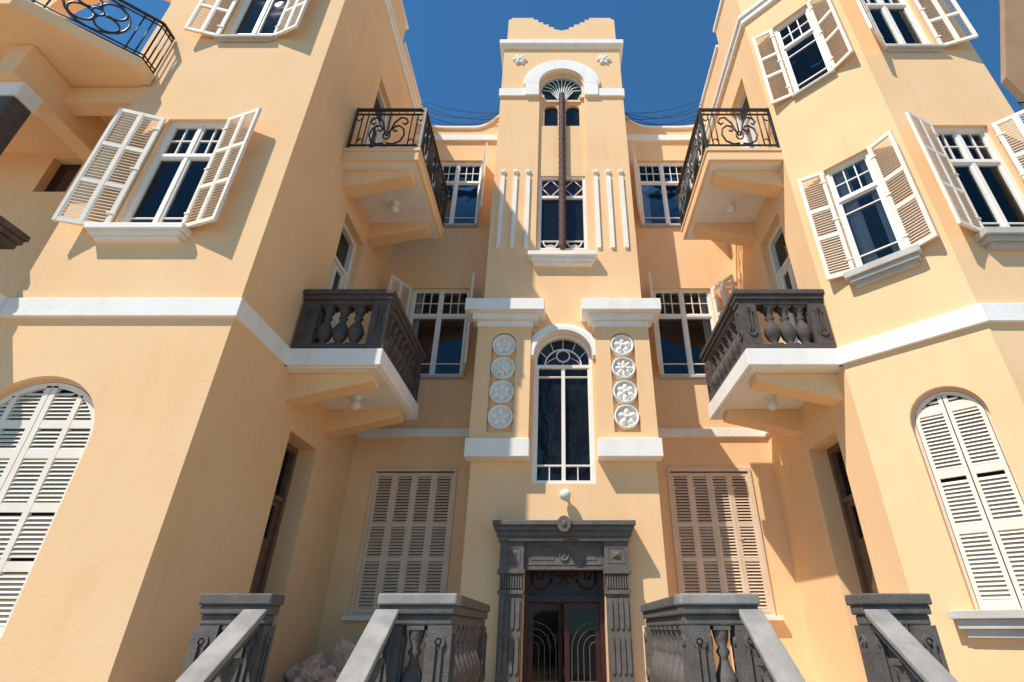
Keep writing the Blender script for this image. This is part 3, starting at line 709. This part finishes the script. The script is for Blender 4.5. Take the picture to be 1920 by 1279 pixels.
mk('iron_railing',Lg,rl,[IRON])
ar=MB().box(-9.9,-9.36,7.5,7.9,12.32,15.2).box(-13.4,-12.9,7.5,7.9,12.32,15.2)
n=20; pts=[(-9.36,17.2),(-13.4,17.2),(-13.4,15.2),(-12.9,15.2)]+[(-11.4-1.5*math.cos(math.pi*i/n),15.2+1.2*math.sin(math.pi*i/n)) for i in range(1,n)]+[(-9.9,15.2),(-9.36,15.2)]
ar.xz(pts,7.5,7.9)
mk('terrace_arch',Lg,ar,[STUC])

# ------------------------------------------------------------------ terraces and steps
for s in (-1,1):
    Tr=empty('entrance_terrace',None,(s*3.4,9,-GZ))
    top(Tr,'raised paved terrace with steps and carved grey stone balustrade','terrace','raised terraces flanking the entrance')
    a,b2=XR(s,1.2,5.49); mk('terrace_floor',Tr,MB().box(a,b2,6.85,13.49,-GZ+.01,.44),[STUC])
    mk('paving',Tr,MB().box(a,b2,6.8,13.48,.44,.5),[STEP],bevel=.01)
    st=MB(); a,b2=XR(s,2.32,3.42)
    n=6
    for i in range(n): st.box(a,b2,6.79-.33*(i+1),6.79-.33*i,-GZ,.5-(.5+GZ)*(i+1)/(n+1))
    mk('steps',Tr,st,[STEP])
    Bl=empty('balustrade',Tr,(s*1.6,7,.45)); z=.46
    K=.74
    rail_run(Bl,s*1.48,7.0,s*2.06,7.0,z,1,STONEL,ends=(.13,.13),skip=.08,k=K,bal=BALS,mat=STONEP)
    pier(Bl,s*1.48,7.0,z,m=PIERS); pier(Bl,s*2.06,7.0,z,m=PIERS)
    rail_run(Bl,s*1.48,7.2,s*1.48,10.0,z+.001,8,STONEP,ends=(0,.15),k=K,bal=BALS,mat=STONEP)
    pier(Bl,s*1.48,10.0,z,m=PIERS)
    Bo=empty('balustrade',Tr,(s*3.9,7,.45)); xo=.08 if s<0 else 0
    rail_run(Bo,s*(3.56+xo),7.0,s*(4.08+xo),7.0,z,1,STONEP,ends=(.12,.12),skip=.08,k=K,bal=BALS,mat=STONEP)
    pier(Bo,s*(3.56+xo),7.0,z,m=PIERS); pier(Bo,s*(4.08+xo),7.0,z,m=PIERS)
    for x,par in ((s*2.10,Bl),(s*(3.55+xo),Bo)):
        sl=.72; L=2.1
        def yzp(y0,y1,h0,h1): 
            return [(y0,z+h0),(y1,z+h0-(y0-y1)*sl),(y1,z+h1-(y0-y1)*sl),(y0,z+h1)]
        Y0=6.82
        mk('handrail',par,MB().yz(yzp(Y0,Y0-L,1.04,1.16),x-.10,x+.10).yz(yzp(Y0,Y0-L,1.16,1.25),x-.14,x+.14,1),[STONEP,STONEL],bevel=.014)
        mk('stringer',par,MB().yz(yzp(Y0,Y0-L,-.35,.0),x-.15,x+.15),[STONEP],bevel=.01)
        for k in range(5):
            y=6.55-.4*k; mk('baluster',par,BALS,None,(x,y,z+.0-(Y0-y)*sl))
        mk('newel_post',par,MB().box(x-.18,x+.18,4.34,4.68,-GZ,.55).box(x-.23,x+.23,4.28,4.74,.55,.68),[STONEP],bevel=.012)

# ------------------------------------------------------------------ cables
def cable(a,b2,sag,r,label):
    pts=[]
    for i in range(17):
        t=i/16; p=Vector(a).lerp(Vector(b2),t); p.z-=sag*4*t*(1-t); pts.append(p)
    o=mk('cable',None,MB().tube([p-Vector(a) for p in pts],r,5),[IRON],a)
    top(o,label,'cable','cables strung beside the tower')
for s in (-1,1):
    for k in range(7):
        cable((s*5.4,13.2+.1*k,19.35-.12*k),(s*2.2,13.3+.08*k,18.75+.14*k-.35*(k%2)),.3+.09*k,.011,'thin black cable sagging between roof parapet and tower')

# ------------------------------------------------------------------ plastic sheets
def crumple(loc,r,seed,mat,label):
    bm=bmesh.new(); bmesh.ops.create_icosphere(bm,subdivisions=5,radius=1)
    for v in bm.verts:
        n=v.co.normalized()
        w=n+.35*Vector((noise.noise(n*2.3+Vector((seed,1,0))),noise.noise(n*2.3+Vector((5,seed,0))),noise.noise(n*2.3+Vector((0,3,seed)))))
        d=.95+.4*noise.noise(w*1.6+Vector((seed,0,0)))-.4*abs(noise.noise(w*2.8+Vector((0,seed,0))))+.12*(1-abs(noise.noise(w*6+Vector((seed,seed,0))))*3)*.5
        v.co=Vector((n.x*d*r[0],n.y*d*r[1],max(-.02,n.z*d*r[2])))
    me=bpy.data.meshes.new('plastic_sheet'); bm.to_mesh(me); bm.free(); me.materials.append(mat)
    o=bpy.data.objects.new('plastic_sheet',me); place(o,None,loc); top(o,label,'plastic sheet','crumpled plastic sheets on the terrace'); return o
for i,(x,y,rx,rz_) in enumerate([(-4.95,12.3,.42,.40),(-4.4,12.5,.45,.56),(-3.85,12.6,.38,.42),(-4.65,11.7,.4,.28),(-4.05,11.6,.42,.22),(-3.5,12.3,.3,.32)]):
    crumple((x,y,.51),(rx,rx*.8,rz_),i*3.7+1,PLAS,'crumpled pale brownish plastic sheet heaped on the terrace')
cb=mk('cardboard_box',None,MB().box(-.3,.3,-.2,.2,0,.3).add([(-.3,-.2,.3),(.3,-.2,.3),(.33,-.36,.38),(-.31,-.34,.4)],[(0,1,2,3)]).add([(-.3,.2,.3),(.3,.2,.3),(.3,.36,.42),(-.3,.34,.4)],[(0,1,2,3)]),[CARD],(-3.35,11.6,.51),R(25))
top(cb,'small open brown cardboard box among plastic sheets','box')

# ------------------------------------------------------------------ person
def skin_mesh(verts,edges,rad,sub=1):
    me=bpy.data.meshes.new('p'); me.from_pydata(verts,edges,[]); o=bpy.data.objects.new('p',me); sc.collection.objects.link(o)
    md=o.modifiers.new('s','SKIN'); sv=me.skin_vertices[0].data
    for i,r in enumerate(rad): sv[i].radius=r if isinstance(r,tuple) else (r,r)
    sv[0].use_root=True
    if sub: 
        m2=o.modifiers.new('u','SUBSURF'); m2.levels=sub; m2.render_levels=sub
    bpy.context.view_layer.update(); dg=bpy.context.evaluated_depsgraph_get()
    r=bpy.data.meshes.new_from_object(o.evaluated_get(dg)); bpy.data.objects.remove(o); return r
def joinm(ms,name,mat):
    bm=bmesh.new()
    for q in ms: bm.from_mesh(q)
    me=bpy.data.meshes.new(name); bm.to_mesh(me); bm.free(); me.materials.append(mat)
    for p in me.polygons: p.use_smooth=True
    return me
V=[(0,0,.95),(0,0,1.12),(0,0,1.32),(0,0,1.43),(0,-.01,1.50),(0,-.01,1.58),(0,-.015,1.68),
   (.17,0,1.40),(.20,.0,1.14),(.20,-.05,.90),(-.17,0,1.40),(-.22,-.06,1.17),(-.06,-.24,1.33),(-.04,-.26,1.37),
   (.09,0,.90),(.10,-.01,.50),(.10,.02,.10),(.10,-.12,.04),(-.09,0,.90),(-.10,-.01,.50),(-.10,.02,.10),(-.10,-.12,.04)]
E=[(0,1),(1,2),(2,3),(3,4),(4,5),(5,6),(3,7),(7,8),(8,9),(3,10),(10,11),(11,12),(12,13),(0,14),(14,15),(15,16),(16,17),(0,18),(18,19),(19,20),(20,21)]
Rr=[(.15,.10),(.125,.09),(.15,.10),(.08,.07),.052,(.07,.085),(.065,.08),.055,.042,.03,.055,.042,.028,.026,.085,.055,.04,.035,.085,.055,.04,.035]
body=skin_mesh(V,E,Rr,2)
parts=[body]
hx,hy,hz=-.04,-.262,1.37
parts.append(skin_mesh([(hx,hy,hz),(hx,hy-.005,hz+.04),(hx,hy-.008,hz+.085)],[(0,1),(1,2)],[(.026,.016),(.038,.015),(.04,.013)],1))
for i,(dx,ln) in enumerate(((-.03,.062),(-.01,.075),(.011,.07),(.031,.055))):
    b0=(hx+dx*.9,hy-.008,hz+.075); parts.append(skin_mesh([b0,(b0[0]+dx*.15,b0[1]-.004,b0[2]+ln*.45),(b0[0]+dx*.25,b0[1]-.014,b0[2]+ln*.8),(b0[0]+dx*.28,b0[1]-.024,b0[2]+ln)],[(0,1),(1,2),(2,3)],[.0095,.009,.008,.007],1))
parts.append(skin_mesh([(hx+.02,hy-.005,hz+.02),(hx+.05,hy-.015,hz+.05),(hx+.062,hy-.022,hz+.078)],[(0,1),(1,2)],[.012,.0105,.008],1))
parts.append(skin_mesh([(0,-.09,1.625),(0,-.105,1.60),(0,-.095,1.59)],[(0,1),(1,2)],[.008,.012,.008],1))
for sx in (-1,1): parts.append(skin_mesh([(sx*.075,-.01,1.60),(sx*.085,-.005,1.625)],[(0,1)],[.012,.014],1))
pl=(-.12,12.95,-.57)
Pe=empty('person',None,pl); top(Pe,'person in dark red top raising one open hand inside the doorway','person')
mk('body',Pe,joinm(parts,'body',SKIN),None,pl)
sv=skin_mesh([(0,0,.98),(0,0,1.12),(0,0,1.30),(0,0,1.42),(.17,0,1.40),(.20,0,1.14),(.20,-.04,.95),(-.17,0,1.40),(-.22,-.06,1.17),(-.09,-.20,1.29)],[(0,1),(1,2),(2,3),(3,4),(4,5),(5,6),(3,7),(7,8),(8,9)],[(.17,.12),(.145,.11),(.17,.12),(.09,.08),.07,.055,.045,.07,.055,.042],2)
mk('shirt',Pe,joinm([sv],'shirt',CLOTH),None,pl)
tv=skin_mesh([(0,0,.97),(.09,0,.88),(.10,-.01,.5),(.10,.02,.12),(-.09,0,.88),(-.10,-.01,.5),(-.10,.02,.12)],[(0,1),(1,2),(2,3),(0,4),(4,5),(5,6)],[(.165,.12),.10,.072,.06,.10,.072,.06],2)
mk('trousers',Pe,joinm([tv],'trousers',CLOTHD),None,pl)
hv=skin_mesh([(0,.02,1.70),(0,.06,1.64),(0,.07,1.56)],[(0,1),(1,2)],[(.078,.07),(.08,.05),(.06,.03)],2)
mk('hair',Pe,joinm([hv],'hair',HAIR),None,pl)
ey=MB().ball(-.03,-.088,1.635,.011).ball(.03,-.088,1.635,.011)
mk('eyes',Pe,ey.mesh('eyes',[HAIR],1),None,pl)

# ------------------------------------------------------------------ neighbour building
Nb=empty('neighbour_building',None,(26,14.5,-GZ)); top(Nb,'tall warm brown rendered neighbouring building with stepped gable','building')
mk('wall',Nb,MB().box(20.4,34,14.1,15,-GZ,18.5),[NEIGH])
mk('upper_wall',Nb,MB().xz([(18.75,21.9),(19.1,20.5),(19.9,18.5),(34,18.5),(34,34),(23.3,34),(21.1,27.8)],14,14.3),[NEIGH])
rl=MB()
for zz in (19.2,20.0): rl.tube([(18.3,13.8,zz),(21,13.8,zz)],.04,5)
for k in range(9): rl.tube([(18.35+.3*k,13.8,19.0),(18.35+.3*k,13.8,20.05)],.03,4)
mk('iron_railing',Nb,rl,[IRON]); mk('balcony_slab',Nb,MB().box(18.25,21,13.7,14.2,18.75,19.0),[NEIGH])

# bare tree across the street (reflected in the stair window)
Tn=empty('bare_tree',None,(-1.5,-7,-GZ)); top(Tn,'leafless street tree with fine branches across the street','tree')
tb=MB()
def branch(p,d,l,r,dep):
    q=p+d*l; mid=p+d*l*.5+Vector((random.uniform(-.1,.1),random.uniform(-.1,.1),0))*l*.4
    tb.tube([p,mid,q],[r,r*.85,r*.68],5)
    if dep>0:
        for k in range(3 if dep>1 else 4):
            nd=(d+Vector((random.uniform(-.8,.8),random.uniform(-.8,.8),random.uniform(-.2,.6)))).normalized()
            branch(q if k<2 else mid,nd,l*random.uniform(.62,.82),r*.62,dep-1)
branch(Vector((0,0,0)),Vector((0,0,1)),5.0,.28,0)
for k in range(5):
    a=k*1.26+.4; branch(Vector((0,0,4.9)),Vector((.5*math.cos(a),.5*math.sin(a),.9)).normalized(),4.4,.18,5)
mk('trunk',Tn,tb,[BARK],(-1.5,-7,-GZ))

# ------------------------------------------------------------------ ground
g=mk('ground',None,MB().box(-300,300,-300,300,-.4,0),[GROUND],(0,0,-GZ)); g['kind']='structure'

# ------------------------------------------------------------------ light
d=Vector((1.03,1,-2.0))
sl=bpy.data.lights.new('sun','SUN'); sl.energy=5.0; sl.angle=R(.5); sl.color=(1,.955,.89)
so=bpy.data.objects.new('sun',sl); sc.collection.objects.link(so); so.rotation_euler=d.to_track_quat('-Z','Y').to_euler()
w=bpy.data.worlds.new('World'); sc.world=w; w.use_nodes=True; nt=w.node_tree
sk=nt.nodes.new('ShaderNodeTexSky'); sk.sky_type='NISHITA'; sk.sun_disc=False
sk.sun_elevation=math.atan2(2.0,math.hypot(1.03,1)); sk.sun_rotation=math.atan2(-1.03,-1)
sk.air_density=1.0; sk.dust_density=.1; sk.ozone_density=2.5
mx=nt.nodes.new('ShaderNodeMixRGB'); mx.blend_type='MULTIPLY'; mx.inputs[0].default_value=1; mx.inputs[2].default_value=(.46,.98,1.22,1)
nt.links.new(sk.outputs[0],mx.inputs[1])
nt.links.new(mx.outputs[0],nt.nodes['Background'].inputs[0]); nt.nodes['Background'].inputs[1].default_value=.125

# ------------------------------------------------------------------ camera
cd=bpy.data.cameras.new('camera'); co=bpy.data.objects.new('camera',cd); sc.collection.objects.link(co)
co.location=(-.12*S,0,(1.5+GZ)*S); co.rotation_euler=(R(90+28.8),0,0)
cd.sensor_width=36; cd.lens=36*983/1920; cd.shift_x=-(1047-960)/1920; cd.clip_end=2000; cd.clip_start=.05
sc.camera=co
sc.view_settings.view_transform='Standard'; sc.view_settings.look='None'; sc.view_settings.exposure=0
